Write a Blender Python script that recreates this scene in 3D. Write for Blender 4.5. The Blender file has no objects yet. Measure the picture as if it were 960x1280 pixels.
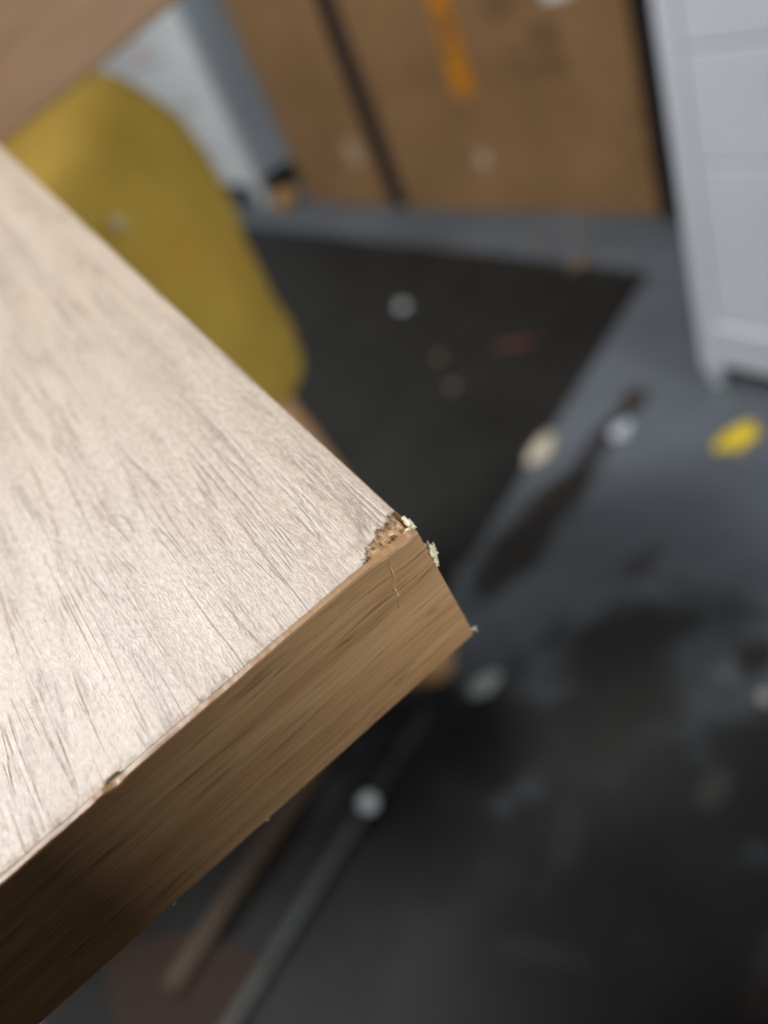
import bpy, bmesh, math, random
from mathutils import Vector, Matrix, noise
random.seed(7)
S = bpy.context.scene
COL = S.collection
PI = math.pi

# ------------------------------------------------------------------ camera
cd = bpy.data.cameras.new('camera')
cam = bpy.data.objects.new('camera', cd)
COL.objects.link(cam)
cam.matrix_world = Matrix(((0.8920, 0.4521, 0.0000, 0.0),
                           (-0.2685, 0.5297, -0.8045, 0.0),
                           (-0.3638, 0.7176, 0.5939, 0.85),
                           (0, 0, 0, 1)))
cd.sensor_fit = 'HORIZONTAL'
cd.sensor_width = 5.0
cd.lens = 5.0
cd.clip_start = 0.005
cd.dof.use_dof = True
cd.dof.focus_distance = 0.117
cd.dof.aperture_fstop = 1.22
S.camera = cam

# ------------------------------------------------------------------ world, exposure
w = bpy.data.worlds.new('world')
S.world = w
w.use_nodes = True
w.node_tree.nodes['Background'].inputs[0].default_value = (0.75, 0.85, 1.0, 1)
w.node_tree.nodes['Background'].inputs[1].default_value = 0.6
S.view_settings.view_transform = 'Standard'
S.view_settings.look = 'None'
S.view_settings.gamma = 1.0
S.view_settings.exposure = 0.0
S.view_settings.use_curve_mapping = False

# room axes: s runs along the row of boxes, t comes out from the right-hand wall
P0 = Vector((0.542, 2.647, 0))
U = Vector((0.338, -0.941, 0)).normalized()
V = Vector((U.y, -U.x, 0))
ROT = math.atan2(U.y, U.x)
def W(s, t, z=0.0):
    return P0 + U * s + V * t + Vector((0, 0, z))

def area(name, loc, target, sx, sy, power, col=(1, 1, 1)):
    l = bpy.data.lights.new(name, 'AREA')
    l.shape = 'RECTANGLE'; l.size = sx; l.size_y = sy
    l.energy = power; l.color = col
    o = bpy.data.objects.new(name, l); COL.objects.link(o)
    o.location = loc
    o.rotation_euler = (Vector(target) - Vector(loc)).to_track_quat('-Z', 'Y').to_euler()
    return o
# daylight in the doorway behind the camera, and the ceiling lamps
DOOR_T0, DOOR_T1 = 0.34, 1.16
area('doorway_daylight', W(4.96, 0.75, 1.1), W(0, 0.75, 1.1), 0.8, 2.0, 92, (0.93, 0.97, 1.0))
LAMPS = [((-1.35, 0.85), 88, 0.6), ((-0.9, 3.3), 20, 0.6)]
for (lx, ly), p, sz in LAMPS:
    area('ceiling_lamp_light', (lx, ly, 2.62), (lx, ly, 0), sz, sz, p, (0.98, 0.98, 1.0))

# ------------------------------------------------------------------ material helpers
class N:
    def __init__(self, name):
        self.m = bpy.data.materials.new(name); self.m.use_nodes = True
        self.t = self.m.node_tree; self.n = self.t.nodes; self.l = self.t.links
        self.b = self.n['Principled BSDF']
        self.tc = self.n.new('ShaderNodeTexCoord')
    def link(self, a, b): self.l.new(a, b)
    def setv(self, sock, v):
        if hasattr(v, 'is_linked') or hasattr(v, 'links'): self.link(v, sock)
        else: sock.default_value = v
    def mapping(self, scale=(1, 1, 1), loc=(0, 0, 0), rot=(0, 0, 0), vt='POINT', src=None):
        k = self.n.new('ShaderNodeMapping'); k.vector_type = vt
        k.inputs['Scale'].default_value = scale; k.inputs['Location'].default_value = loc; k.inputs['Rotation'].default_value = rot
        self.link(src or self.tc.outputs['Object'], k.inputs['Vector']); return k.outputs[0]
    def noise(self, vec=None, scale=5, detail=3, rough=0.55, dist=0.0):
        k = self.n.new('ShaderNodeTexNoise')
        k.inputs['Scale'].default_value = scale; k.inputs['Detail'].default_value = detail
        k.inputs['Roughness'].default_value = rough; k.inputs['Distortion'].default_value = dist
        self.link(vec or self.tc.outputs['Object'], k.inputs['Vector']); return k.outputs['Fac']
    def ramp(self, fac, stops):
        k = self.n.new('ShaderNodeValToRGB'); e = k.color_ramp.elements
        while len(e) < len(stops): e.new(0.5)
        for el, (p, c) in zip(e, stops):
            el.position = p; el.color = (c, c, c, 1) if isinstance(c, (int, float)) else (*c, 1)
        self.link(fac, k.inputs[0]); return k.outputs[0]
    def mix(self, fac, a, b, mode='MIX'):
        k = self.n.new('ShaderNodeMix'); k.data_type = 'RGBA'; k.blend_type = mode
        self.setv(k.inputs[0], fac)
        for i, x in ((6, a), (7, b)):
            self.setv(k.inputs[i], (*x, 1) if isinstance(x, tuple) and len(x) == 3 else x)
        return k.outputs[2]
    def math(self, op, a, b=0.0, clamp=False):
        k = self.n.new('ShaderNodeMath'); k.operation = op; k.use_clamp = clamp
        self.setv(k.inputs[0], a); self.setv(k.inputs[1], b); return k.outputs[0]
    def bump(self, h, strength=0.5, dist=0.001, normal=None):
        k = self.n.new('ShaderNodeBump'); k.inputs['Strength'].default_value = strength; k.inputs['Distance'].default_value = dist
        self.link(h, k.inputs['Height'])
        if normal is not None: self.link(normal, k.inputs['Normal'])
        return k.outputs[0]
    def done(self, col=None, rough=0.6, normal=None, spec=0.5, **kw):
        b = self.b
        if col is not None: self.setv(b.inputs['Base Color'], (*col, 1) if isinstance(col, tuple) and len(col) == 3 else col)
        self.setv(b.inputs['Roughness'], rough); b.inputs['Specular IOR Level'].default_value = spec
        if normal is not None: self.link(normal, b.inputs['Normal'])
        for k, v in kw.items(): self.setv(b.inputs[k], v)
        return self.m

def srgb(r, g, b):
    f = lambda c: (c / 255 / 12.92) if c <= 10.3 else ((c / 255 + 0.055) / 1.055) ** 2.4
    return (f(r), f(g), f(b))

def plain(name, c, rough=0.6, var=0.12, scale=20, bump=0.0, spec=0.4, bscale=None):
    n = N(name)
    f = n.noise(scale=scale, detail=4)
    col = n.mix(n.ramp(f, [(0.3, 0.0), (0.7, 1.0)]), tuple(x * (1 - var) for x in c), tuple(min(1, x * (1 + var)) for x in c))
    nr = n.bump(n.noise(scale=bscale or scale * 4, detail=5), 0.6, bump) if bump else None
    return n.done(col, rough, nr, spec)

# --- wood-print laminate (board top): grain runs along local Y
def mat_laminate():
    n = N('pale_wood_laminate')
    wob = n.noise(n.mapping((60, 14, 60)), 1.0, 2)
    base = n.noise(n.mapping((170, 9, 170)), 1.0, 4, 0.6, 0.4)
    col = n.mix(n.ramp(base, [(0.32, 0.0), (0.68, 1.0)]), srgb(183, 163, 144), srgb(206, 190, 172))
    tone = n.noise(n.mapping((26, 9, 26)), 1.0, 2)
    col = n.mix(n.math('MULTIPLY', n.ramp(tone, [(0.45, 0.0), (0.65, 1.0)]), 0.35), col, srgb(208, 186, 158))
    def lines(sc, loc, width, dist=0.35, det=2):
        q = n.math('ABSOLUTE', n.math('SUBTRACT', n.noise(n.mapping(sc, loc=loc), 1.0, det, 0.5, dist), 0.5))
        return n.ramp(q, [(0.0, 1.0), (width, 0.0)])
    gate = n.noise(n.mapping((110, 30, 110), loc=(0, 7.7, 0)), 1.0, 2)
    l1 = n.math('MULTIPLY', lines((300, 16, 300), (3.1, 0.4, 0), 0.055), n.ramp(gate, [(0.42, 0.1), (0.6, 1.0)]))
    gate2 = n.noise(n.mapping((160, 48, 160), loc=(4, 1.7, 0)), 1.0, 2)
    l2 = n.math('MULTIPLY', lines((520, 34, 520), (1.1, 9.4, 0), 0.05), n.ramp(gate2, [(0.5, 0.0), (0.62, 0.9)]))
    sm = n.math('MAXIMUM', l1, l2)
    col = n.mix(n.math('MULTIPLY', sm, 0.46), col, srgb(116, 92, 80))
    fine = n.noise(n.mapping((2600, 700, 2600)), 1.0, 3, 0.6)
    fleck = n.noise(n.mapping((1150, 520, 1150)), 1.0, 5, 0.7)
    col = n.mix(n.math('MULTIPLY', n.ramp(fleck, [(0.36, 1.0), (0.5, 0.0)]), 0.34), col, srgb(128, 108, 95))
    col = n.mix(n.math('MULTIPLY', n.ramp(fleck, [(0.54, 0.0), (0.66, 1.0)]), 0.3), col, srgb(232, 227, 220))
    h = n.math('ADD', n.math('MULTIPLY', fine, 0.45), n.math('MULTIPLY', fleck, 1.0))
    h = n.math('SUBTRACT', h, n.math('MULTIPLY', sm, 0.5))
    nr = n.bump(h, 1.0, 0.00017)
    return n.done(col, 0.38, nr, 0.6)

# --- wood-print edge band: grain runs along local X
def mat_band():
    n = N('tan_wood_edge_band')
    base = n.noise(n.mapping((10, 150, 230)), 1.0, 4, 0.6, 0.5)
    col = n.mix(n.ramp(base, [(0.3, 0.0), (0.7, 1.0)]), srgb(160, 121, 82), srgb(190, 154, 112))
    wide = n.noise(n.mapping((11, 60, 200), loc=(1.7, 0, 0.6)), 1.0, 3, 0.5, 0.6)
    col = n.mix(n.math('MULTIPLY', n.ramp(wide, [(0.48, 0.0), (0.7, 1.0)]), 0.4), col, srgb(140, 98, 60))
    q = n.math('ABSOLUTE', n.math('SUBTRACT', n.noise(n.mapping((24, 200, 600), loc=(0.3, 0, 5.1)), 1.0, 2, 0.5, 0.3), 0.5))
    gate = n.noise(n.mapping((50, 60, 330), loc=(5, 0, 2)), 1.0, 2)
    sm = n.math('MULTIPLY', n.ramp(q, [(0.0, 1.0), (0.05, 0.0)]), n.ramp(gate, [(0.45, 0.08), (0.6, 1.0)]))
    q2 = n.math('ABSOLUTE', n.math('SUBTRACT', n.noise(n.mapping((14, 200, 800), loc=(7.3, 0, 1.1)), 1.0, 3, 0.5, 0.3), 0.5))
    sm = n.math('MAXIMUM', sm, n.math('MULTIPLY', n.ramp(q2, [(0.0, 1.0), (0.06, 0.0)]), 0.35))
    col = n.mix(n.math('MULTIPLY', sm, 0.62), col, srgb(92, 60, 36))
    fine = n.noise(n.mapping((300, 1500, 2600)), 1.0, 3, 0.6)
    nr = n.bump(n.math('SUBTRACT', n.math('MULTIPLY', fine, 0.4), sm), 0.5, 0.00012)
    return n.done(col, 0.42, nr, 0.4)

def mat_core():
    n = N('particle_board_core')
    f = n.noise(scale=900, detail=5, rough=0.7)
    col = n.ramp(f, [(0.3, srgb(150, 116, 78)), (0.5, srgb(184, 150, 110)), (0.7, srgb(216, 194, 162))])
    nr = n.bump(n.noise(scale=1400, detail=5, rough=0.75), 1.0, 0.00022)
    return n.done(col, 0.8, nr, 0.2)

def mat_wood(name, c0, c1, axis='X', k=1.0, rough=0.5):
    n = N(name)
    sc = {'X': (3 * k, 40 * k, 40 * k), 'Y': (40 * k, 3 * k, 40 * k), 'Z': (40 * k, 40 * k, 3 * k)}[axis]
    f = n.noise(n.mapping(sc), 1.0, 4, 0.6, 0.6)
    col = n.mix(n.ramp(f, [(0.3, 0.0), (0.7, 1.0)]), c0, c1)
    return n.done(col, rough, n.bump(f, 0.3, 0.0006), 0.4)

def mat_cardboard():
    n = N('brown_cardboard')
    f = n.noise(scale=4, detail=4); g = n.noise(n.mapping((220, 220, 12)), 1.0, 2)
    blot = n.noise(n.mapping(loc=(3.3, 1.2, 0.7)), 7, 5, 0.6)
    col = n.mix(n.ramp(f, [(0.3, 0.0), (0.7, 1.0)]), srgb(130, 99, 66), srgb(150, 117, 80))
    col = n.mix(n.math('MULTIPLY', g, 0.18), col, srgb(116, 84, 54))
    col = n.mix(n.math('MULTIPLY', n.ramp(blot, [(0.55, 0.0), (0.72, 1.0)]), 0.3), col, srgb(104, 74, 46))
    return n.done(col, 0.75, n.bump(g, 0.25, 0.001), 0.2)

def mat_floor():
    n = N('painted_concrete_floor')
    f = n.noise(scale=3.2, detail=6, rough=0.6)
    col = n.mix(n.ramp(f, [(0.3, 0.0), (0.72, 1.0)]), srgb(78, 83, 88), srgb(102, 108, 115))
    # dirt: an elongated oily streak and outlined blots; broad dark ones paint in shade too
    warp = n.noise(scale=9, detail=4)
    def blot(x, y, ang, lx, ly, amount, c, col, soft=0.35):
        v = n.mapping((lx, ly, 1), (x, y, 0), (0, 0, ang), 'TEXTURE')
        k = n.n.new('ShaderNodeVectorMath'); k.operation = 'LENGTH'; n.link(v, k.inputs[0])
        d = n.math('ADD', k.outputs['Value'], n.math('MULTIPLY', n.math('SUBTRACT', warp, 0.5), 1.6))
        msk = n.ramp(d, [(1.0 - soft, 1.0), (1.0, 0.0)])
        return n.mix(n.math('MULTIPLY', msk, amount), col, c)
    oil = srgb(36, 31, 25)
    col = blot(0.20, 0.93, math.radians(30), 0.22, 0.056, 0.92, oil, col)
    col = blot(0.40, 1.05, math.radians(30), 0.17, 0.030, 0.85, oil, col)
    col = blot(0.50, 1.12, math.radians(40), 0.035, 0.03, 0.9, srgb(52, 36, 28), col)
    col = blot(0.325, 0.535, 0.4, 0.045, 0.03, 0.9, oil, col)
    col = blot(0.30, 0.76, 0.3, 0.05, 0.025, 0.55, srgb(50, 36, 34), col)
    col = blot(0.18, 0.62, 0.5, 0.16, 0.08, 0.85, srgb(34, 33, 31), col)  # broad dark blots: grime plus shade of board and photographer, painted in
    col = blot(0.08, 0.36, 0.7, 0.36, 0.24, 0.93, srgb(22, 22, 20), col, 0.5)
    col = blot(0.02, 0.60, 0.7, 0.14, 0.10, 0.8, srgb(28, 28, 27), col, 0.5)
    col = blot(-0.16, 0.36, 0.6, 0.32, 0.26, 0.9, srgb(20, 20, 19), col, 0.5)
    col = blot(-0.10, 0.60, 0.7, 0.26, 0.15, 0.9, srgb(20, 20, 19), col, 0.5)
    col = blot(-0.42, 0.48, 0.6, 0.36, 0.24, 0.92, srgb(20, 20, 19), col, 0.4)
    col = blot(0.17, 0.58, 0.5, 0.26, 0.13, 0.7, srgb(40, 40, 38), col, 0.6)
    col = blot(0.185, 0.42, 0.5, 0.035, 0.02, 0.4, srgb(84, 82, 76), col)
    col = blot(0.02, 0.445, 1.0, 0.05, 0.022, 0.25, srgb(60, 64, 66), col)
    col = blot(-0.06, 0.35, -0.6, 0.06, 0.012, 0.3, srgb(58, 60, 64), col)
    col = blot(0.10, 0.235, 0.5, 0.02, 0.012, 0.5, srgb(72, 40, 36), col)
    g = n.noise(scale=60, detail=6, rough=0.65)
    col = n.mix(n.math('MULTIPLY', n.ramp(g, [(0.5, 0.0), (0.75, 1.0)]), 0.22), col, srgb(58, 52, 44))
    rg = n.math('ADD', n.math('MULTIPLY', f, 0.25), 0.45)
    return n.done(col, rg, n.bump(g, 0.35, 0.002), 0.22)

def mat_mat():
    n = N('black_rubber_mat')
    f = n.noise(scale=6, detail=5)
    col = n.mix(n.ramp(f, [(0.3, 0.0), (0.75, 1.0)]), srgb(24, 24, 23), srgb(37, 37, 35))
    sp = n.noise(scale=55, detail=4, rough=0.6)
    col = n.mix(n.math('MULTIPLY', n.ramp(sp, [(0.68, 0.0), (0.76, 1.0)]), 0.5), col, srgb(120, 112, 92))
    return n.done(col, 0.6, n.bump(n.noise(scale=160, detail=3), 0.4, 0.001), 0.2)

def mat_fabric():
    n = N('mustard_cotton')
    f = n.noise(scale=9, detail=5, rough=0.6)
    col = n.mix(n.ramp(f, [(0.32, 0.0), (0.7, 1.0)]), srgb(138, 112, 43), srgb(160, 133, 57))
    d = n.noise(n.mapping(loc=(4, 2, 1)), 16, 4)
    col = n.mix(n.math('MULTIPLY', n.ramp(d, [(0.56, 0.0), (0.72, 1.0)]), 0.35), col, srgb(156, 104, 40))
    nr = n.bump(n.noise(scale=900, detail=2), 0.4, 0.0006)
    return n.done(col, 0.9, nr, 0.15)

def mat_skin():
    n = N('brown_skin')
    f = n.noise(scale=30, detail=4)
    col = n.mix(f, srgb(172, 128, 84), srgb(198, 152, 104))
    return n.done(col, 0.55, n.bump(n.noise(scale=300, detail=3), 0.2, 0.0005), 0.4)

M_LAM, M_BAND, M_CORE = mat_laminate(), mat_band(), mat_core()
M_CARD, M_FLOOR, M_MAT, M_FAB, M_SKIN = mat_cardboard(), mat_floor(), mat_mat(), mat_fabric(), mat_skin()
M_WHITE = plain('white_cabinet_plastic', srgb(202, 206, 212), 0.4, 0.03, 6, spec=0.5)
M_WHITE2 = plain('white_painted_panel', srgb(230, 234, 234), 0.45, 0.04, 5, spec=0.4)
M_GREYSIDE = plain('grey_cabinet_side', srgb(172, 182, 192), 0.5, 0.06, 4)
M_WALL = plain('grey_plaster', srgb(96, 97, 98), 0.85, 0.08, 3, 0.001)
M_CEIL = plain('ceiling_white', srgb(190, 190, 186), 0.9, 0.05, 2)
M_TAPE = plain('orange_tape', srgb(196, 124, 22), 0.35, 0.12, 14)
M_INK = plain('faded_brown_ink', srgb(118, 88, 58), 0.8, 0.15, 60)
M_PAPER = plain('white_sticker', srgb(225, 225, 222), 0.6, 0.05, 40)
M_PINK = plain('pink_print', srgb(222, 150, 146), 0.6, 0.06, 40)
M_GREYLINE = plain('grey_print', srgb(168, 172, 176), 0.6, 0.06, 40)
M_PANEL = mat_wood('brown_veneer', srgb(140, 108, 80), srgb(168, 134, 102), 'X', 1.0, 0.5)
M_PINE = mat_wood('brown_pine', srgb(66, 50, 34), srgb(84, 65, 44), 'X', 1.0, 0.6)  # tone lowered so the pine carries the shade beneath the board
M_DARK = plain('dark_rubber', srgb(34, 34, 34), 0.7, 0.15, 60)
M_SHIRT = plain('grey_cotton', srgb(92, 98, 108), 0.9, 0.1, 12)
M_HAIR = plain('black_hair', srgb(22, 19, 17), 0.5, 0.2, 80)
M_GLUE = plain('dried_glue', srgb(226, 214, 180), 0.5, 0.08, 500, 0.0002, bscale=1500)
M_SLIVER = plain('torn_band_fibre', srgb(226, 196, 150), 0.6, 0.12, 800)
M_EYE = plain('dark_iris', srgb(30, 22, 18), 0.2, 0.05, 40)
M_EMIT = N('lamp_diffuser')
M_EMIT.b.inputs['Emission Color'].default_value = (1, 0.97, 0.93, 1); M_EMIT.b.inputs['Emission Strength'].default_value = 6
M_EMIT = M_EMIT.done((0.9, 0.9, 0.9), 0.5)
M_METAL = plain('white_lamp_frame', srgb(200, 200, 200), 0.4, 0.03, 5)

# ------------------------------------------------------------------ mesh helpers
def obj(name, bm, mat, parent=None, smooth=False, loc=None, rotz=None):
    me = bpy.data.meshes.new(name)
    bmesh.ops.recalc_face_normals(bm, faces=bm.faces)
    bm.to_mesh(me); bm.free()
    if mat: me.materials.append(mat)
    if smooth:
        for p in me.polygons: p.use_smooth = True
    o = bpy.data.objects.new(name, me); COL.objects.link(o)
    if parent is not None: o.parent = parent
    if loc is not None: o.location = loc
    if rotz is not None: o.rotation_euler = (0, 0, rotz)
    return o
def tag(o, label, cat, group=None):
    o['label'] = label; o['category'] = cat
    if group: o['group'] = group
    return o
def thing(name, label, cat, loc=(0, 0, 0), rotz=0, group=None):
    o = bpy.data.objects.new(name, None); COL.objects.link(o)
    o.location = loc; o.rotation_euler = (0, 0, rotz); o.empty_display_size = 0.05
    return tag(o, label, cat, group)
def struct(name, bm, mat):
    o = obj(name, bm, mat); o['kind'] = 'structure'; return o
def box(bm, x0, x1, y0, y1, z0, z1, bev=0.0, seg=2):
    r = bmesh.ops.create_cube(bm, size=1)
    vs = r['verts']
    for v in vs:
        v.co = Vector((x0 + (v.co.x + .5) * (x1 - x0), y0 + (v.co.y + .5) * (y1 - y0), z0 + (v.co.z + .5) * (z1 - z0)))
    if bev:
        es = list({e for v in vs for e in v.link_edges})
        bmesh.ops.bevel(bm, geom=es, offset=bev, segments=seg, affect='EDGES', profile=0.5)
    return bm
def nb(*a, **k): return box(bmesh.new(), *a, **k)
def prism(pts, z0, z1, bm=None):
    bm = bm or bmesh.new()
    lo = [bm.verts.new((x, y, z0)) for x, y in pts]; hi = [bm.verts.new((x, y, z1)) for x, y in pts]
    bm.faces.new(lo[::-1]); bm.faces.new(hi)
    for i in range(len(pts)):
        j = (i + 1) % len(pts); bm.faces.new((lo[i], lo[j], hi[j], hi[i]))
    return bm
def wprism(st, z0, z1):
    return prism([(W(s, t).x, W(s, t).y) for s, t in st], z0, z1)

# ------------------------------------------------------------------ the room
S0, S1, T0, T1, HC = -3.2, 5.0, -0.62, 3.6, 2.7
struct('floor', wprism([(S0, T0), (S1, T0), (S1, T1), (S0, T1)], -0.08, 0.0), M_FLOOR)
struct('ceiling', wprism([(S0, T0), (S1, T0), (S1, T1), (S0, T1)], HC, HC + 0.1), M_CEIL)
struct('wall_right', wprism([(S0, T0 - .12), (S1, T0 - .12), (S1, T0), (S0, T0)], 0, HC), M_WALL)
struct('wall_left', wprism([(S0, T1), (S1, T1), (S1, T1 + .12), (S0, T1 + .12)], 0, HC), M_WALL)
struct('wall_far', wprism([(S0 - .12, T0 - .12), (S0, T0 - .12), (S0, T1 + .12), (S0 - .12, T1 + .12)], 0, HC), M_WALL)
bm = wprism([(S1, T0 - .12), (S1 + .12, T0 - .12), (S1 + .12, DOOR_T0), (S1, DOOR_T0)], 0, HC)
q = [(S1, DOOR_T1), (S1 + .12, DOOR_T1), (S1 + .12, T1 + .12), (S1, T1 + .12)]
prism([(W(s, t).x, W(s, t).y) for s, t in q], 0, HC, bm)
q = [(S1, DOOR_T0), (S1 + .12, DOOR_T0), (S1 + .12, DOOR_T1), (S1, DOOR_T1)]
prism([(W(s, t).x, W(s, t).y) for s, t in q], 2.12, HC, bm)
struct('wall_back', bm, M_WALL)

# black mat on the floor
mat_pts = [(0.765, 1.500), (0.033, 0.885), (-0.55, 0.40), (-1.75, 1.9), (-0.75, 3.95), (-0.17, 3.93)]
bm = prism(mat_pts, 0.0005, 0.004)
tag(obj('floor_mat', bm, M_MAT), 'large black rubber mat lying on the grey floor before the boxes', 'mat')

# ceiling lamps
for i, ((lx, ly), p, sz) in enumerate(LAMPS):
    t = thing('ceiling_lamp', ['square ceiling lamp above the wooden board', 'square ceiling lamp above the cardboard boxes'][i], 'lamp', (lx, ly, HC - 0.06), 0, 'ceiling lamps')
    h = sz / 2 + 0.03
    obj('frame', nb(-h, h, -h, h, 0.0, 0.06, 0.005), M_METAL, t)
    obj('diffuser', nb(-h + .02, h - .02, -h + .02, h - .02, -0.008, 0.0), M_EMIT, t)

# ------------------------------------------------------------------ the damaged board
T = 0.036
BX = Vector((-0.9632, -0.2485, -0.1025)); BY = Vector((-0.2653, 0.9398, 0.2153)); BZ = BX.cross(BY)
BMAT = Matrix(((BX.x, BY.x, BZ.x, 0.0029), (BX.y, BY.y, BZ.y, 0.0881), (BX.z, BY.z, BZ.z, 0.7796), (0, 0, 0, 1)))
board = thing('wooden_board', 'pale wood-grain furniture board with a chipped corner in the foreground', 'board')
board.matrix_world = BMAT
LX, LY, BT = 0.80, 0.50, 0.0012     # length, depth, band thickness
def axis(fine_to, step, end):
    a = []; x = 0.0
    while x < fine_to - 1e-9: a.append(x); x += step
    while x < end: a.append(x); x += max(step, (x - fine_to) * 0.35 + step)
    a.append(end); return a
chip = [(0.0098, 0.0), (0.0090, 0.0016), (0.0080, 0.0021), (0.0070, 0.0032), (0.0052, 0.0036), (0.0040, 0.0046), (0.0022, 0.0043), (0.0008, 0.0054), (-0.01, 0.0056), (-0.01, -0.01), (0.0098, -0.01)]
def inpoly(x, y, poly):
    c = False; j = len(poly) - 1
    for i in range(len(poly)):
        xi, yi = poly[i]; xj, yj = poly[j]
        if (yi > y) != (yj > y) and x < (xj - xi) * (y - yi) / (yj - yi) + xi: c = not c
        j = i
    return c
def fbm(x, y, k, seed=0.0):
    return noise.fractal(Vector((x * k, y * k, seed)), 0.6, 2.0, 4)
def chipdist(x, y):      # > 0 inside the chip
    d = 1e9
    for (x0, y0), (x1, y1) in zip(chip[:8], chip[1:9]):
        vx, vy = x1 - x0, y1 - y0
        tt = max(0, min(1, ((x - x0) * vx + (y - y0) * vy) / (vx * vx + vy * vy)))
        d = min(d, math.hypot(x - x0 - tt * vx, y - y0 - tt * vy))
    return d if inpoly(x, y, chip) else -d
def sheet(xs, ys, zf, bottom, keep=lambda x, y: True):
    """height field z=zf(x,y) over a grid, closed with side walls and a base at z=bottom (local Z points down)"""
    bm = bmesh.new(); nx, ny = len(xs), len(ys)
    top = {}; 
    def tv(i, j):
        if (i, j) not in top: top[(i, j)] = bm.verts.new((xs[i], ys[j], zf(xs[i], ys[j])))
        return top[(i, j)]
    for i in range(nx - 1):
        for j in range(ny - 1):
            cx, cy = (xs[i] + xs[i + 1]) / 2, (ys[j] + ys[j + 1]) / 2
            if keep(cx, cy): bm.faces.new((tv(i, j), tv(i + 1, j), tv(i + 1, j + 1), tv(i, j + 1)))
    be = [e for e in bm.edges if e.is_boundary]
    r = bmesh.ops.extrude_edge_only(bm, edges=be)
    nv = [g for g in r['geom'] if isinstance(g, bmesh.types.BMVert)]
    for v in nv: v.co.z = bottom if not callable(bottom) else bottom(v.co.x, v.co.y, v.co.z)
    return bm
xs, ys = axis(0.014, 0.00030, LX), axis(0.009, 0.00030, LY)
# core: rough particle board, hollowed at the bruised corner
def core_z(x, y):
    d = chipdist(x, y)
    if d > 0:
        return 0.0003 + min(0.00035, d * 0.4) + 0.00022 * fbm(x, y, 700) + 0.0005 * max(0, 1 - math.hypot(x, y) / 0.005)
    return 0.0004
bm = sheet([BT * 0.5] + [x for x in xs if x > BT * 0.5], [BT] + [y for y in ys if y > BT], core_z, T - 0.0004)
bo = [v for v in bm.verts if abs(v.co.z - (T - 0.0004)) < 1e-7]
obj('core', bm, M_CORE, board, True)
obj('underside', nb(0.0004, LX, BT, LY, T - 0.0006, T), M_LAM, board)
# laminate skin with a torn edge around the chip
def lam_z(x, y):
    d = -chipdist(x, y)
    lift = 0.00022 * math.exp(-(d / 0.0007) ** 2) * (0.6 + 0.8 * fbm(x, y, 700, 3))
    sag = 0.0006 * math.exp(-((x - 0.006) ** 2 + (y - 0.004) ** 2) / 0.0022 ** 2)
    edge = 0.00012 * max(0, 1 - (y - BT) / 0.0012) + 0.00010 * max(0, 1 - x / 0.001)
    return -lift + sag * 0.55 + edge
lxs = [0.0] + [x for x in xs if x > 0]; lys = [BT] + [y for y in ys if y > BT]
def lam_keep(x, y):
    n1 = 0.00035 * fbm(x, y, 1300, 5)
    if chipdist(x + n1, y + n1) > 0: return False
    # the small nick in the front lip
    return not (abs(x - 0.0545) < 0.0015 and y < BT + 0.0007 * (1 - ((x - 0.0545) / 0.0015) ** 2))
lxs2 = sorted(set([round(x, 7) for x in lxs] + [0.0520 + 0.00025 * k for k in range(21)]))
bm = sheet(lxs2, lys, lam_z, lambda x, y, z: z + 0.0004, lam_keep)
obj('top_laminate', bm, M_LAM, board, True)
# front edge band (thin strip, its top lip a little uneven)
xs3 = sorted(set([round(0.0005 * k, 6) for k in range(0, 220)] + axis(0.11, 0.002, LX)[56:] + [LX]))
def lip(x):
    z = 0.00010 * fbm(x, 0, 160, 1) - 0.00018 * max(0, 1 - x / 0.09)*0
    z += 0.0004 * math.exp(-((x - 0.0545) / 0.0014) ** 2) - 0.00035 * math.exp(-((x - 0.0567) / 0.0012) ** 2)
    if x < 0.010: z += 0.0006 * (1 - x / 0.010) + 0.00014 * fbm(x, 2, 900, 2) * (1 - x / 0.010)
    return z
bm = bmesh.new(); rows = []
zs = [None, 0.0003, 0.001, 0.003, 0.008, 0.014, 0.02, 0.026, 0.032, 0.035, T - 0.0003, T]
for x in xs3:
    row = []
    for k, z in enumerate(zs):
        zz = lip(x) if k == 0 else (lip(x) + z if k < 3 else z)
        bulge = -0.0006 * math.exp(-((x - 0.003) / 0.005) ** 2 - ((zz - 0.004) / 0.006) ** 2)
        yy = bulge + 0.00004 * fbm(x, zz, 60, 4)
        if k == 0: yy += 0.00025
        if k == len(zs) - 1: yy += 0.00025
        xx = x + (0.0002 * fbm(zz, 1, 500, 8) if x == 0 else 0)
        row.append(bm.verts.new((xx, yy, zz)))
    row.append(bm.verts.new((x, BT, T))); row.append(bm.verts.new((x, BT, lip(x) + 0.00002)))
    rows.append(row)
for a, b in zip(rows, rows[1:]):
    for k in range(len(a)):
        k2 = (k + 1) % len(a); bm.faces.new((a[k], a[k2], b[k2], b[k]))
bm.faces.new(rows[0]); bm.faces.new(rows[-1][::-1])
o = obj('edge_band', bm, M_BAND, board); o['label'] = 'tan wood-grain edge strip on the cut side'
bm = nb(-0.0004, 0.0005, BT * 0.6, LY, 0.0016, T, 0.0002, 1)
obj('edge_band', bm, M_BAND, board)
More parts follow.
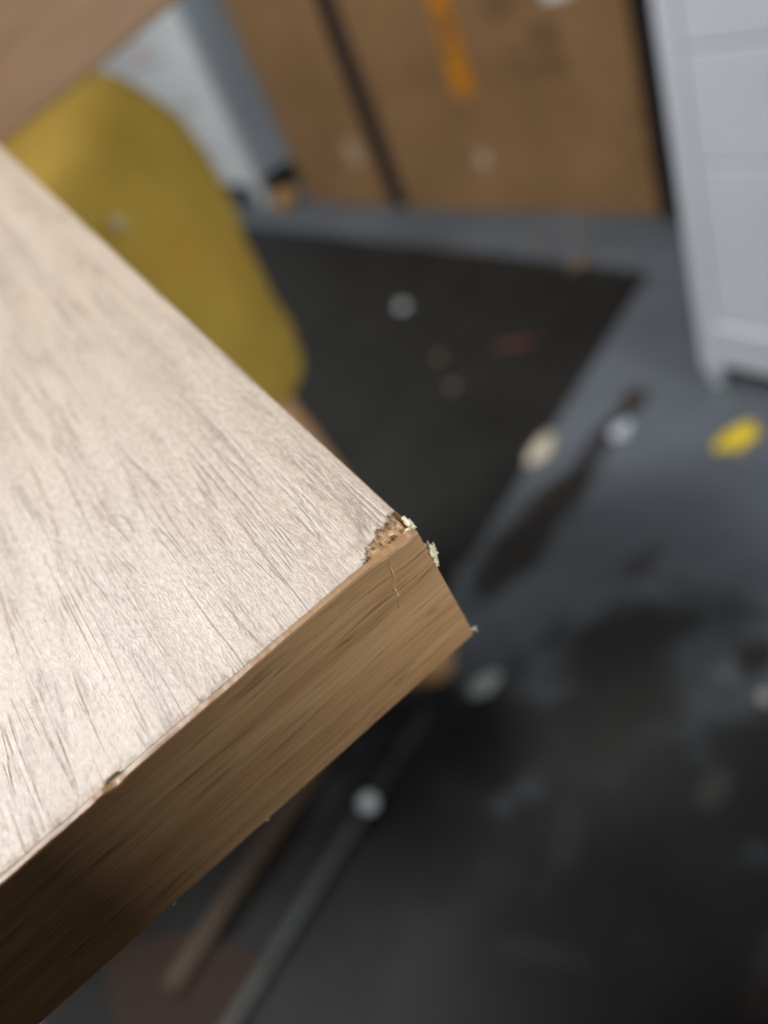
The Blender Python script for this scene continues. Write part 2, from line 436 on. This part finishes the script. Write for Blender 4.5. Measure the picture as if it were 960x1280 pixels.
# crack line on the band: a raised sliver running down from the chip
def band_bulge(x, z): return -0.0006 * math.exp(-((x - 0.003) / 0.005) ** 2 - ((z - 0.004) / 0.006) ** 2)
def sliver(pts, wid, hgt):
    bm = bmesh.new(); rings = []
    for i, (x, z) in enumerate(pts):
        f = 1 - abs(2 * i / (len(pts) - 1) - 1) ** 3
        ww = wid * (0.25 + 0.75 * f) * (0.9 + 0.2 * random.random())
        bl = band_bulge(x, z) - 0.00004
        rings.append([bm.verts.new((x - ww, bl + 0.00005, z)), bm.verts.new((x, bl - hgt * (0.4 + 0.6 * f), z)), bm.verts.new((x + ww, bl + 0.00005, z)), bm.verts.new((x, bl + 0.0003, z))])
    for a, b in zip(rings, rings[1:]):
        for k in range(4): bm.faces.new((a[k], a[(k + 1) % 4], b[(k + 1) % 4], b[k]))
    bm.faces.new(rings[0]); bm.faces.new(rings[-1][::-1]); return bm
cp = [(0.0058 + 0.0026 * (k / 40) + 0.0004 * fbm(k, 0, 0.11, 6), 0.0004 + 0.0124 * k / 40) for k in range(41)]
o = obj('crack', sliver(cp, 0.00020, 0.00024), M_SLIVER, board); o['label'] = 'fine splintered crack in the edge strip'
# glue beads, flakes and splinters about the corner
def blob(r, sq=(1, 1, 1), amp=0.35, k=2.0, seed=0.0, sub=2):
    bm = bmesh.new(); bmesh.ops.create_icosphere(bm, subdivisions=sub, radius=1)
    for v in bm.verts:
        d = 1 + amp * noise.fractal(v.co * k + Vector((seed, seed * .7, 0)), 0.7, 2.0, 3)
        v.co = Vector((v.co.x * sq[0], v.co.y * sq[1], v.co.z * sq[2])) * r * d
    return bm
for k, (p, r, sq) in enumerate([((-0.0006, 0.0004, 0.0074), 0.0012, (0.75, 0.7, 1.5)), ((-0.0004, 0.0004, 0.0102), 0.0008, (0.6, 0.6, 1.6)),
                                ((-0.0002, 0.0021, 0.0004), 0.0007, (0.6, 2.0, 0.5)), ((0.0006, 0.0012, 0.0008), 0.0006, (1.6, 0.7, 0.5))]):
    o = obj('glue_bead', blob(r, sq, 0.75, 2.6, k * 3.1, 3), M_GLUE, board, True, Vector(p)); 
    if k == 0: o['label'] = 'bead of dried cream glue on the edge'
for k in range(16):
    bm = bmesh.new(); r = 0.00022 + 0.00035 * random.random()
    pts = [bm.verts.new((r * math.cos(a) * (0.5 + random.random()), r * 0.5 * math.sin(a) * (0.5 + random.random()), 0.00012 * random.uniform(-1, 1))) for a in (0.2, 1.5, 2.7, 3.9, 5.2)]
    pts2 = [bm.verts.new(v.co + Vector((0, 0, 0.00015))) for v in pts]
    bm.faces.new(pts); bm.faces.new(pts2[::-1])
    for i in range(5): bm.faces.new((pts[i], pts[(i + 1) % 5], pts2[(i + 1) % 5], pts2[i]))
    tt = random.random(); x = 0.0082 * (1 - tt) + 0.0005 * tt + random.uniform(-.0006, .0006)
    y = (0.0014 + 0.0012 * math.sin(tt * PI) + 0.001 * tt) * random.uniform(0.55, 1.0)
    o = obj('flake', bm, random.choice([M_GLUE, M_CORE, M_CORE]), board, False, Vector((x, max(y, BT), 0.0004 + random.uniform(-.0003, .0004))))
    o.rotation_euler = (random.uniform(-.8, .8), random.uniform(-.8, .8), random.uniform(0, 6))
for p, ln, rot in [((-0.0006, 0.0004, T - 0.0012), 0.0016, 0.3), ((-0.0009, 0.0003, T - 0.0002), 0.0013, 1.4), ((0.0485, 0.0, T), 0.0008, 0.5), ((0.0690, 0.0, T + 0.0001), 0.0010, 0.1)]:
    o = obj('splinter', blob(ln / 2, (1, 0.22, 0.22), 0.3, 2, ln * 9000), M_GLUE, board, False, Vector(p)); o.rotation_euler = (0, rot, 0)

# ------------------------------------------------------------------ cardboard boxes along the wall
def carton(name, label, s0, s1, t_front, depth, z1, group=None, rot=ROT):
    t = thing(name, label, 'box', W(s0, t_front), rot, group)
    L = s1 - s0
    obj('body', nb(0, L, 0, depth, 0.0, z1, 0.006, 2), M_CARD, t)
    for a, b in ((0.0, 0.5), (0.5, 1.0)):       # top flaps
        obj('flap', nb(0.002, L - 0.002, depth * a + 0.002, depth * b - 0.002, z1 + 0.0005, z1 + 0.005), M_CARD, t)
    return t, L
b1, L1 = carton('cardboard_box', 'tall plain cardboard box between the white cabinet and the taped box', -0.70, -0.10, 0.0, 0.52, 0.95)
b2, L2 = carton('cardboard_box', 'wide cardboard box with orange tape and printed marks', 0.008, 1.0, 0.0, 0.50, 1.05, rot=math.atan2(-0.918, 0.397))
def on_face(t, name, x0, x1, z0, z1, mat, proud=0.0008, lab=None, rough_edge=0.0):
    o = obj(name, nb(x0, x1, -proud, 0.001, z0, z1), mat, t)
    if lab: o['label'] = lab
    return o
on_face(b2, 'tape', 0.395, 0.468, 0.338, 1.045, M_TAPE, lab='vertical strip of orange tape')
for z0, z1, x0, x1 in ((0.44, 0.475, 0.405, 0.43), (0.485, 0.53, 0.415, 0.45), (0.54, 0.555, 0.41, 0.44), (0.62, 0.66, 0.41, 0.45)):
    on_face(b2, 'tape_print', x0, x1, z0, z1, M_INK, 0.0012)
for x0, x1, z0, z1 in ((0.60, 0.70, 0.36, 0.385), (0.70, 0.81, 0.355, 0.40), (0.70, 0.80, 0.41, 0.475), (0.63, 0.68, 0.40, 0.425), (0.58, 0.67, 0.50, 0.56), (0.66, 0.72, 0.54, 0.58), (0.93, 0.99, 0.235, 0.245)):
    on_face(b2, 'printed_mark', x0, x1, z0, z1, M_INK)
def disc(t, name, x, z, r, mat, proud=0.0012):
    bm = bmesh.new(); bmesh.ops.create_cone(bm, cap_ends=True, segments=20, radius1=r, radius2=r, depth=0.002)
    bmesh.ops.rotate(bm, verts=bm.verts, cent=(0, 0, 0), matrix=Matrix.Rotation(PI / 2, 3, 'X'))
    bmesh.ops.translate(bm, verts=bm.verts, vec=(x, -proud + 0.001, z)); return obj(name, bm, mat, t)
on_face(b2, 'sticker', 0.775, 0.855, 0.512, 0.575, M_PAPER, 0.0012, 'small white sticker')
disc(b2, 'round_sticker', 0.43, 0.16, 0.022, plain('pale_sticker', srgb(190, 176, 152), 0.5, 0.05, 40))
on_face(b1, 'printed_mark', 0.45, 0.53, 0.16, 0.24, plain('faded_sticker', srgb(176, 150, 122), 0.7, 0.1, 40), lab='faded pale patch')
# dark strips filling the box gaps, in place of the shade there
o = obj('dark_plank', nb(0, 0.094, 0.004, 0.05, 0, 0.98, 0.003), plain('navy_plank', srgb(22, 20, 30), 0.6, 0.15, 8), None, False, W(-0.094, 0.0), ROT)
tag(o, 'narrow dark plank standing in the gap between the two boxes', 'plank')
o = obj('dark_plank', nb(0, 0.12, 0.0, 0.04, 0, 1.0, 0.003), bpy.data.materials['navy_plank'], None, False, W(1.035, -0.04), ROT)  # dark strip added where the gap holds only shade
tag(o, 'dark plank standing between the taped box and the drawer cabinet', 'plank')
# small brown lump at the foot of the plain box
o = obj('paper_ball', blob(0.042, (1.2, 1, 0.85), 0.5, 2.0, 4.4, 3), plain('crumpled_kraft', srgb(190, 146, 92), 0.8, 0.15, 40), None, False, W(-0.80, 0.05, 0.034))
tag(o, 'crumpled light brown paper beside the leg of the white cabinet', 'paper')

# ------------------------------------------------------------------ white drawer cabinet (right)
rc = thing('drawer_cabinet', 'white drawer cabinet with short feet at the right edge', 'cabinet', (0.607, 1.061, 0), ROT)
Wd, Dp, Ht = 0.52, 0.44, 1.12
obj('body', nb(0.004, Wd - 0.004, 0.012, Dp, 0.05, Ht, 0.004), M_WHITE, rc)
for x0, x1 in ((0.0, 0.034), (Wd - 0.034, Wd)):
    obj('corner_post', nb(x0, x1, 0.0, 0.03, 0.028, Ht, 0.006, 3), M_WHITE, rc)
    for y0 in (0.0, Dp - 0.035):
        bm = bmesh.new(); bmesh.ops.create_cone(bm, cap_ends=True, segments=16, radius1=0.012, radius2=0.017, depth=0.05)
        obj('foot', bm, M_WHITE, rc, False, Vector(((x0 + x1) / 2, y0 + 0.018, 0.025)))
obj('bottom_rail', nb(0.034, Wd - 0.034, 0.004, 0.03, 0.046, 0.095, 0.004), M_WHITE, rc)
obj('bottom_rail', nb(0.034, Wd - 0.034, -0.002, 0.03, 0.097, 0.128, 0.006, 3), M_WHITE, rc)
zz = [0.132, 0.392, 0.545, 0.80, 1.05]
for a, b in zip(zz, zz[1:]):
    d = obj('drawer', nb(0.037, Wd - 0.037, 0.002, 0.03, a + 0.001, b - 0.0025, 0.003, 3), M_WHITE, rc)
    obj('pull', nb(Wd / 2 - 0.05, Wd / 2 + 0.05, -0.012, 0.004, b - 0.05, b - 0.03, 0.004), M_WHITE, d)
obj('top', nb(-0.006, Wd + 0.006, -0.006, Dp + 0.004, Ht, Ht + 0.02, 0.006, 3), M_WHITE, rc)

# ------------------------------------------------------------------ white cabinet far left
lc = thing('storage_cabinet', 'white cabinet on short legs with grey side, far behind the yellow shorts', 'cabinet', tuple(W(0, 0) * 0 + Vector((0.137, 3.573, 0))), ROT)
# local x runs toward the camera (u); the corner nearest is x=0
Lw = 1.75
obj('body', nb(-Lw, -0.003, 0.01, 0.45, 0.10, 1.25, 0.004), M_WHITE2, lc)
obj('side_panel', nb(-0.006, 0.004, 0.035, 0.45, 0.11, 1.25, 0.002), M_GREYSIDE, lc)['label'] = 'grey side panel'
obj('corner_post', nb(-0.045, 0.004, 0.0, 0.034, 0.06, 1.25, 0.004), M_WHITE2, lc)
for x in (-0.04, -Lw + 0.005):
    for y in (0.002, 0.41):
        obj('leg', nb(x, x + 0.04, y, y + 0.04, 0.0, 0.11, 0.004), M_WHITE2, lc)
z0 = 0.085
for k, h in enumerate((0.18, 0.20, 0.24, 0.26, 0.24)):
    d = obj('drawer', nb(-Lw + 0.01, -0.05, 0.0, 0.02, z0 + 0.006, z0 + h - 0.006, 0.004), M_WHITE2, lc)
    if k in (0, 1): obj('printed_line', nb(-0.62, -0.16, -0.001, 0.002, z0 + h - 0.03, z0 + h - 0.018), M_GREYLINE, d)
    if k == 2:
        obj('printed_mark', nb(-0.60, -0.46, -0.001, 0.002, z0 + 0.20, z0 + 0.232), M_PINK, d)['label'] = 'small pink printed mark'
        obj('printed_line', nb(-0.85, -0.25, -0.001, 0.002, z0 + 0.165, z0 + 0.18), M_GREYLINE, d)
    z0 += h

# ------------------------------------------------------------------ the person in yellow shorts
def skin_mesh(name, verts, edges, radii, root=0, sub=2):
    me = bpy.data.meshes.new(name); me.from_pydata(verts, edges, [])
    o = bpy.data.objects.new(name, me); COL.objects.link(o)
    md = o.modifiers.new('skin', 'SKIN'); md.use_smooth_shade = True
    for v, r in zip(me.skin_vertices[0].data, radii):
        v.radius = r if isinstance(r, tuple) else (r, r)
    me.skin_vertices[0].data[root].use_root = True
    sb = o.modifiers.new('sub', 'SUBSURF'); sb.levels = sub; sb.render_levels = sub
    dg = bpy.context.evaluated_depsgraph_get(); dg.update()
    m2 = bpy.data.meshes.new_from_object(o.evaluated_get(dg))
    bpy.data.objects.remove(o); bpy.data.meshes.remove(me)
    m2.name = name
    for p in m2.polygons: p.use_smooth = True
    return m2
class Sk:
    def __init__(self): self.v = []; self.e = []; self.r = []
    def add(self, co, r, prev=None):
        self.v.append(tuple(co)); self.r.append(r); i = len(self.v) - 1
        if prev is not None: self.e.append((prev, i))
        return i
    def chain(self, pts, prev):
        for co, r in pts: prev = self.add(co, r, prev)
        return prev
k = Sk()
pel = k.add((-0.155, 0.80, 0.715), 0.075)
sp = k.chain([((-0.28, 0.80, 0.76), 0.085), ((-0.42, 0.795, 0.80), 0.10), ((-0.55, 0.79, 0.83), 0.095)], pel)
nk = k.chain([((-0.63, 0.785, 0.86), 0.048), ((-0.68, 0.78, 0.89), 0.045)], sp)
k.chain([((-0.715, 0.775, 0.905), 0.072), ((-0.755, 0.765, 0.905), 0.078), ((-0.79, 0.755, 0.885), 0.06)], nk)
feet = []
for side, hip, knee, ank, heel, ball, toe in (
        ('near', (-0.125, 0.745, 0.69), (-0.088, 0.735, 0.46), (-0.062, 0.734, 0.09), (-0.014, 0.708, 0.036), (-0.188, 0.760, 0.034), (-0.245, 0.770, 0.030)),
        ('far', (-0.16, 0.885, 0.69), (-0.24, 0.93, 0.45), (-0.23, 0.97, 0.09), (-0.20, 0.985, 0.040), (-0.33, 0.92, 0.034), (-0.38, 0.895, 0.030))):
    hi, kn, an = Vector(hip), Vector(knee), Vector(ank)
    j = k.chain([(hi, 0.072), (hi.lerp(kn, 0.5), 0.068), (kn, 0.064), (kn.lerp(an, 0.30) + Vector((0.008, 0, 0)), 0.064), (kn.lerp(an, 0.7), 0.040), (an, 0.034)], pel)
    k.add(heel, 0.030, j)
    j = k.chain([(an.lerp(Vector(ball), 0.5) + Vector((0, 0, 0.012)), 0.034), (ball, (0.036, 0.022))], j)
    bl, tv = Vector(ball), (Vector(toe) - Vector(ball)).normalized()
    sd = Vector((-tv.y, tv.x, 0)) * (1 if side == 'near' else -1)
    for q in range(5):
        off = (q - 2) * 0.0165; ln = (0.058, 0.054, 0.050, 0.044, 0.038)[q if side == 'far' else 4 - q]
        r = 0.0115 if (q == (0 if side == 'far' else 4)) else 0.0085
        k.chain([(bl + sd * off + tv * 0.018 - Vector((0, 0, 0.010)), r), (bl + sd * off + tv * ln - Vector((0, 0, 0.016)), r * 0.85)], j)
# arms reaching forward and down to the carried panel
hands = []
for sh, el, wr in (((-0.55, 0.66, 0.82), (-0.60, 0.60, 0.70), (-0.46, 0.628, 0.735)), ((-0.56, 0.93, 0.82), (-0.78, 0.90, 0.70), (-0.86, 0.69, 0.70))):
    j = k.chain([(sh, 0.056), (Vector(sh).lerp(Vector(el), 0.5), 0.044), (el, 0.038), (Vector(el).lerp(Vector(wr), 0.5), 0.034), (wr, 0.024)], sp)
    hands.append((j, Vector(wr)))
for (j, wr), dirx in zip(hands, (1, 1)):
    dv = Vector((0.10, -0.01, 0.02)) if wr.x > -0.6 else Vector((0.09, -0.04, 0.03)); dv.normalize()
    pm = wr + dv * 0.045
    pj = k.add(pm, (0.020, 0.034), j)
    up = Vector((0, 0, 1)); ac = dv.cross(up).normalized()
    for q, ln in enumerate((0.036, 0.042, 0.040, 0.032)):
        o_ = dv * (0.035 - 0.004 * abs(q - 1.5)) + ac * ((q - 1.5) * 0.019)
        k.chain([(pm + o_, 0.0095), (pm + o_ + dv * ln * 0.55 + up * 0.006, 0.0088), (pm + o_ + dv * ln * 0.75 + up * 0.028, 0.0078)], pj)
    k.chain([(pm - dv * 0.01 - ac * 0.040 + up * 0.010, 0.0105), (pm + dv * 0.012 - ac * 0.046 + up * 0.032, 0.0088)], pj)
person = bpy.data.objects.new('person', skin_mesh('person', k.v, k.e, k.r))
COL.objects.link(person); person.data.materials.append(M_SKIN)
tag(person, 'person in mustard yellow shorts with a bare leg, behind the pale board', 'person')
# face details on the off-picture head
for p, r, sq, nm, mt in (((-0.838, 0.752, 0.870), 0.016, (1.3, .8, 1), 'nose', M_SKIN), ((-0.75, 0.687, 0.90), 0.022, (.8, .35, 1.2), 'ear', M_SKIN), ((-0.75, 0.843, 0.90), 0.022, (.8, .35, 1.2), 'ear', M_SKIN),
                         ((-0.822, 0.727, 0.893), 0.011, (1, 1, .8), 'eye', M_EYE), ((-0.822, 0.783, 0.893), 0.011, (1, 1, .8), 'eye', M_EYE), ((-0.822, 0.752, 0.842), 0.018, (.5, 1.2, .35), 'mouth', plain('lips', srgb(140, 84, 70), .5, .05, 40))):
    obj(nm, blob(r, sq, 0.05), mt, person, True, Vector(p))
bm = blob(0.094, (1.05, 0.98, 1.0), 0.10, 6, 2, 3)
bmesh.ops.bisect_plane(bm, geom=bm.verts[:] + bm.edges[:] + bm.faces[:], plane_co=(0.0, 0, -0.012), plane_no=(-0.45, 0, -0.9), clear_outer=True)
obj('hair', bm, M_HAIR, person, True, Vector((-0.738, 0.768, 0.925)))
# shorts
k = Sk()
pel = k.add((-0.165, 0.81, 0.71), 0.115)
k.chain([((-0.245, 0.80, 0.735), 0.128), ((-0.27, 0.80, 0.745), 0.115)], pel)
hemz = 0.515
j = k.chain([((-0.112, 0.752, 0.745), 0.142), ((-0.104, 0.742, 0.670), 0.122), ((-0.092, 0.737, 0.575), 0.098), ((-0.087, 0.736, hemz + 0.01), 0.094), ((-0.087, 0.736, hemz), 0.090)], pel)
k.chain([((-0.185, 0.87, 0.69), 0.098), ((-0.205, 0.905, 0.63), 0.090), ((-0.225, 0.92, 0.54), 0.086), ((-0.226, 0.921, 0.53), 0.084)], pel)
me = skin_mesh('shorts', k.v, k.e, k.r, sub=3)
for v in me.vertices:                       # cloth folds
    f = noise.fractal(Vector((v.co.x * 5, v.co.y * 5, v.co.z * 9)), 0.7, 2.0, 3)
    fu = (v.co.x + 0.080) * 0.89 + (v.co.z - 0.7605) * 0.46; fv = (v.co.x + 0.080) * -0.46 + (v.co.z - 0.7605) * 0.89
    fold = math.exp(-(fv / 0.007) ** 2 - (fu / 0.028) ** 2) * (1 if v.co.y < 0.74 else 0)
    fold -= 0.5 * math.exp(-((fv - 0.016) / 0.010) ** 2 - (fu / 0.035) ** 2) * (1 if v.co.y < 0.74 else 0)
    v.co += v.normal * (0.011 * f - 0.022 * fold)
sh = bpy.data.objects.new('shorts', me); COL.objects.link(sh); sh.parent = person; me.materials.append(M_FAB)
sh['label'] = 'mustard yellow cotton shorts'
bm = blob(0.006, (1, 0.4, 1), 0.1); obj('button', bm, plain('horn_button', srgb(150, 138, 100), 0.4, 0.05, 60), person, True, Vector((-0.0815, 0.642, 0.7330)))
# shirt on the off-picture torso
k = Sk()
a0 = k.add((-0.27, 0.80, 0.755), 0.112)
a1 = k.chain([((-0.36, 0.798, 0.78), 0.118), ((-0.46, 0.795, 0.81), 0.122), ((-0.56, 0.79, 0.835), 0.105)], a0)
k.chain([((-0.61, 0.787, 0.85), 0.068)], a1)
for shd, el in (((-0.55, 0.66, 0.82), (-0.585, 0.618, 0.735)), ((-0.56, 0.93, 0.82), (-0.70, 0.91, 0.745))):
    k.chain([(shd, 0.072), (el, 0.062)], a1)
me = skin_mesh('shirt', k.v, k.e, k.r, sub=2)
st = bpy.data.objects.new('shirt', me); COL.objects.link(st); st.parent = person; me.materials.append(M_SHIRT)
# sandals: dark sole and strap under each foot
def sandal(name, heel, ang, label):
    t = thing(name, label, 'sandal', (heel[0], heel[1], 0.0), ang, 'sandals on the person')
    pts = []
    for q in range(28):
        a = 2 * PI * q / 28; x = 0.118 + 0.135 * math.cos(a); y = (0.044 + 0.006 * math.cos(a)) * math.sin(a)
        pts.append((x, y))
    obj('sole', prism(pts, 0.0042, 0.0095), M_DARK, t)
    bm = bmesh.new(); rr = []
    for q in range(13):
        a = PI * q / 12; c = Vector((0.135 - 0.02 * math.sin(a), 0.046 * math.cos(a), 0.014 + 0.062 * math.sin(a)))
        rr.append([bm.verts.new(c + Vector((dx, 0, 0)) + Vector((0, math.cos(a), math.sin(a))) * dz) for dx, dz in ((-.012, 0), (.012, 0), (.012, .004), (-.012, .004))])
    for a, b in zip(rr, rr[1:]):
        for q in range(4): bm.faces.new((a[q], a[(q + 1) % 4], b[(q + 1) % 4], b[q]))
    bm.faces.new(rr[0]); bm.faces.new(rr[-1][::-1])
    obj('strap', bm, M_DARK, t)
    return t
sandal('sandal', (-0.034, 0.722), math.atan2(0.26, -1.0), 'dark sandal under the bare heel beside the board')
sandal('sandal', (-0.200, 0.985), math.atan2(-0.44, -0.88), 'dark sandal on the foot farther from the camera')

# brown panel carried by the person
pd = Vector((0.1446, 0.0, 0.0260)).normalized()
pt = thing('brown_board', 'brown wooden panel in front of the yellow shorts, top left corner', 'board')
pn = Vector((0.02, -1, 0.12)); pn = (pn - pd * pn.dot(pd)).normalized(); pu = pd.cross(pn) * -1
if pu.z < 0: pu = -pu
pb = Vector((-0.1154, 0.6, 0.8157))
yv = pu.cross(pd)
pt.matrix_world = Matrix(((pd.x, yv.x, pu.x, pb.x), (pd.y, yv.y, pu.y, pb.y), (pd.z, yv.z, pu.z, pb.z), (0, 0, 0, 1)))
sg = 1 if yv.y > 0 else -1
obj('slab', nb(-0.85, 0.30, *sorted((0.0006 * sg, 0.018 * sg)), 0.0, 0.34, 0.0006, 1), M_PANEL, pt)
obj('veneer', nb(-0.85, 0.30, *sorted((-0.0002 * sg, 0.0006 * sg)), 0.0, 0.34), M_PANEL, pt)

# ------------------------------------------------------------------ carton holding up the board (left, outside the picture)
c = thing('cardboard_box', 'cardboard box under the far end of the pale wooden board', 'box', (-0.75, 0.0, 0), 0.0)
obj('body', nb(0, 0.28, 0, 0.32, 0, 0.684, 0.004, 2), M_CARD, c)
obj('flap', nb(0.002, 0.278, 0.002, 0.159, 0.6845, 0.688), M_CARD, c); obj('flap', nb(0.002, 0.278, 0.161, 0.318, 0.6845, 0.688), M_CARD, c)
# unseen cabinet shapes added behind the camera to block the doorway light
def blocker_cabinet(name, label, cat, loc, sx, sy, sz, nd):
    c = thing(name, label, cat, loc, 0.0)
    obj('body', nb(0, sx, 0, sy - 0.02, 0.04, sz - 0.02, 0.004, 2), M_BLACKWOOD, c)
    obj('plinth', nb(0.02, sx - 0.02, 0.02, sy - 0.05, 0, 0.04), M_BLACKWOOD, c)
    obj('top', nb(-0.005, sx + 0.005, -0.005, sy, sz - 0.02, sz, 0.004), M_BLACKWOOD, c)
    for q in range(nd):
        d = obj('door', nb(sx * q / nd + 0.003, sx * (q + 1) / nd - 0.003, sy - 0.02, sy - 0.002, 0.05, sz - 0.025, 0.003), M_BLACKWOOD, c)
        hx = sx * (q + 0.9) / nd if q % 2 == 0 else sx * (q + 0.1) / nd
        obj('handle', nb(hx - 0.006, hx + 0.006, sy - 0.003, sy + 0.012, sz * 0.5, sz * 0.5 + 0.12, 0.004), M_METAL, d)
M_BLACKWOOD = mat_wood('black_brown_wood', srgb(34, 28, 25), srgb(46, 38, 33), 'Z', 1.0, 0.6)
blocker_cabinet('wardrobe', 'tall black-brown wardrobe standing behind the camera', 'wardrobe', (-0.83, -0.72, 0), 0.951, 0.59, 1.95, 2)
blocker_cabinet('sideboard', 'low black-brown sideboard behind the camera on the right', 'sideboard', (0.15, -1.0, 0), 0.80, 0.60, 0.50, 2)

# ------------------------------------------------------------------ strips on the floor under the board
def strip(name, p0, p1, wid, h, mat, label, z=0.0045):
    p0, p1 = Vector((*p0, 0)), Vector((*p1, 0)); d = p1 - p0
    o = obj(name, nb(0, d.length, -wid / 2, wid / 2, 0, h, 0.002), mat, None, False, p0 + Vector((0, 0, z)), math.atan2(d.y, d.x))
    return tag(o, label, 'strip')
strip('wooden_strip', (-0.215, 0.700), (-0.470, 0.490), 0.022, 0.014, M_PINE, 'narrow brown wooden strip on the floor under the board')
strip('plastic_strip', (-0.070, 0.690), (-0.430, 0.405), 0.015, 0.005, plain('grey_plastic', srgb(60, 66, 62), 0.5, 0.25, 30), 'thin grey strip on the floor below the board edge')  # grey set dark for the board's shade it lies in
o = obj('cardboard_piece', prism([(0, 0), (0.085, -0.065), (0.03, -0.15), (-0.10, -0.08), (-0.13, 0.05)], 0, 0.004), plain('damp_cardboard', srgb(50, 36, 26), 0.85, 0.15, 30), None, False, Vector((-0.44, 0.545, 0.0045)))  # brown darkened to hold the board's shadow in the colour
tag(o, 'torn brown cardboard piece on the dark floor at the lower left', 'cardboard')

# ------------------------------------------------------------------ scraps on the floor
def scrap(name, x, y, lx, ly, ang, c, label, z=0.0, h=0.35, seed=None, cat='scrap', amp=0.35):
    seed = seed if seed is not None else (x * 13.7 + y * 7.1)
    hh = min(lx, ly) * h
    o = obj(name, blob(1.0, (lx, ly, hh), amp, 1.3, seed, 3), plain('scrap_' + name, c, 0.6, 0.12, 80), None, True, Vector((x, y, z + hh * 0.75)), ang)
    o['label'] = label; o['category'] = cat
    return o
scrap('foam_scrap', 0.306, 1.101, 0.045, 0.020, math.radians(42), srgb(196, 186, 164), 'cream oval scrap at the edge of the black mat')
scrap('plastic_scrap', 0.434, 1.046, 0.024, 0.013, math.radians(35), srgb(190, 196, 206), 'small white scrap on the dark floor streak')
scrap('yellow_scrap', 0.557, 0.898, 0.041, 0.020, math.radians(18), srgb(222, 190, 40), 'bright yellow scrap on the floor beside the drawer cabinet', amp=0.5, h=0.2)
scrap('grey_scrap', 0.600, 1.000, 0.024, 0.016, 0.2, srgb(98, 106, 104), 'dull grey scrap right under the drawer cabinet foot', h=0.15)
scrap('white_bead', 0.291, 1.918, 0.017, 0.017, 0, srgb(178, 184, 180), 'round white speck in the middle of the black mat', 0.004, 0.6, amp=0.1)
scrap('brown_crumb', 0.698, 1.695, 0.030, 0.020, 0.3, srgb(130, 104, 78), 'brown crumb where mat meets the grey floor strip', h=0.3)
scrap('tan_crumb', 0.775, 1.850, 0.028, 0.016, 1.3, srgb(120, 104, 90), 'tan crumb on the grey strip before the taped box', h=0.3)
scrap('tan_crumb', 0.70, 1.93, 0.05, 0.016, 2.1, srgb(100, 92, 78), 'flat long tan crumb close to the bottom of the taped box', h=0.2)
scrap('olive_speck', 0.2746, 1.581, 0.011, 0.011, 0, srgb(112, 100, 76), 'upper olive speck of two on the black mat', 0.004, 0.5)
scrap('olive_speck', 0.2536, 1.434, 0.011, 0.010, 0, srgb(104, 98, 84), 'lower olive speck of two on the black mat', 0.004, 0.5)
scrap('red_thread', 0.425, 1.478, 0.055, 0.007, math.radians(-32), srgb(96, 48, 46), 'faint dark red thread lying on the black mat', 0.004, 0.4)
scrap('grey_pebble', 0.0657, 0.902, 0.010, 0.010, 0, srgb(112, 118, 118), 'grey speck beside the chipped board corner', 0.0, 0.6)
scrap('grey_pebble', 0.049, 0.842, 0.010, 0.009, 0, srgb(80, 78, 70), 'dim speck just below the grey speck by the board corner', 0.0, 0.6)
scrap('white_crumb', 0.299, 0.484, 0.010, 0.009, 0.5, srgb(160, 156, 146), 'pale crumb on the dark floor at the right frame edge', 0.0, 0.6)
scrap('paper_scrap', 0.016, 0.686, 0.026, 0.014, 0.1, srgb(150, 158, 150), 'pale grey scrap next to the bare heel', 0.0, 0.4)
scrap('glass_bead', -0.184, 0.590, 0.0120, 0.0120, 0, srgb(235, 245, 250), 'bright white bead on the dark floor below the board', 0.0105, 0.9, amp=0.05)  # bright white colour in place of a specular glint
scrap('pale_speck', -0.03, 3.20, 0.02, 0.015, 0, srgb(90, 88, 86), 'dim speck at the far end of the black mat', 0.004, 0.4)
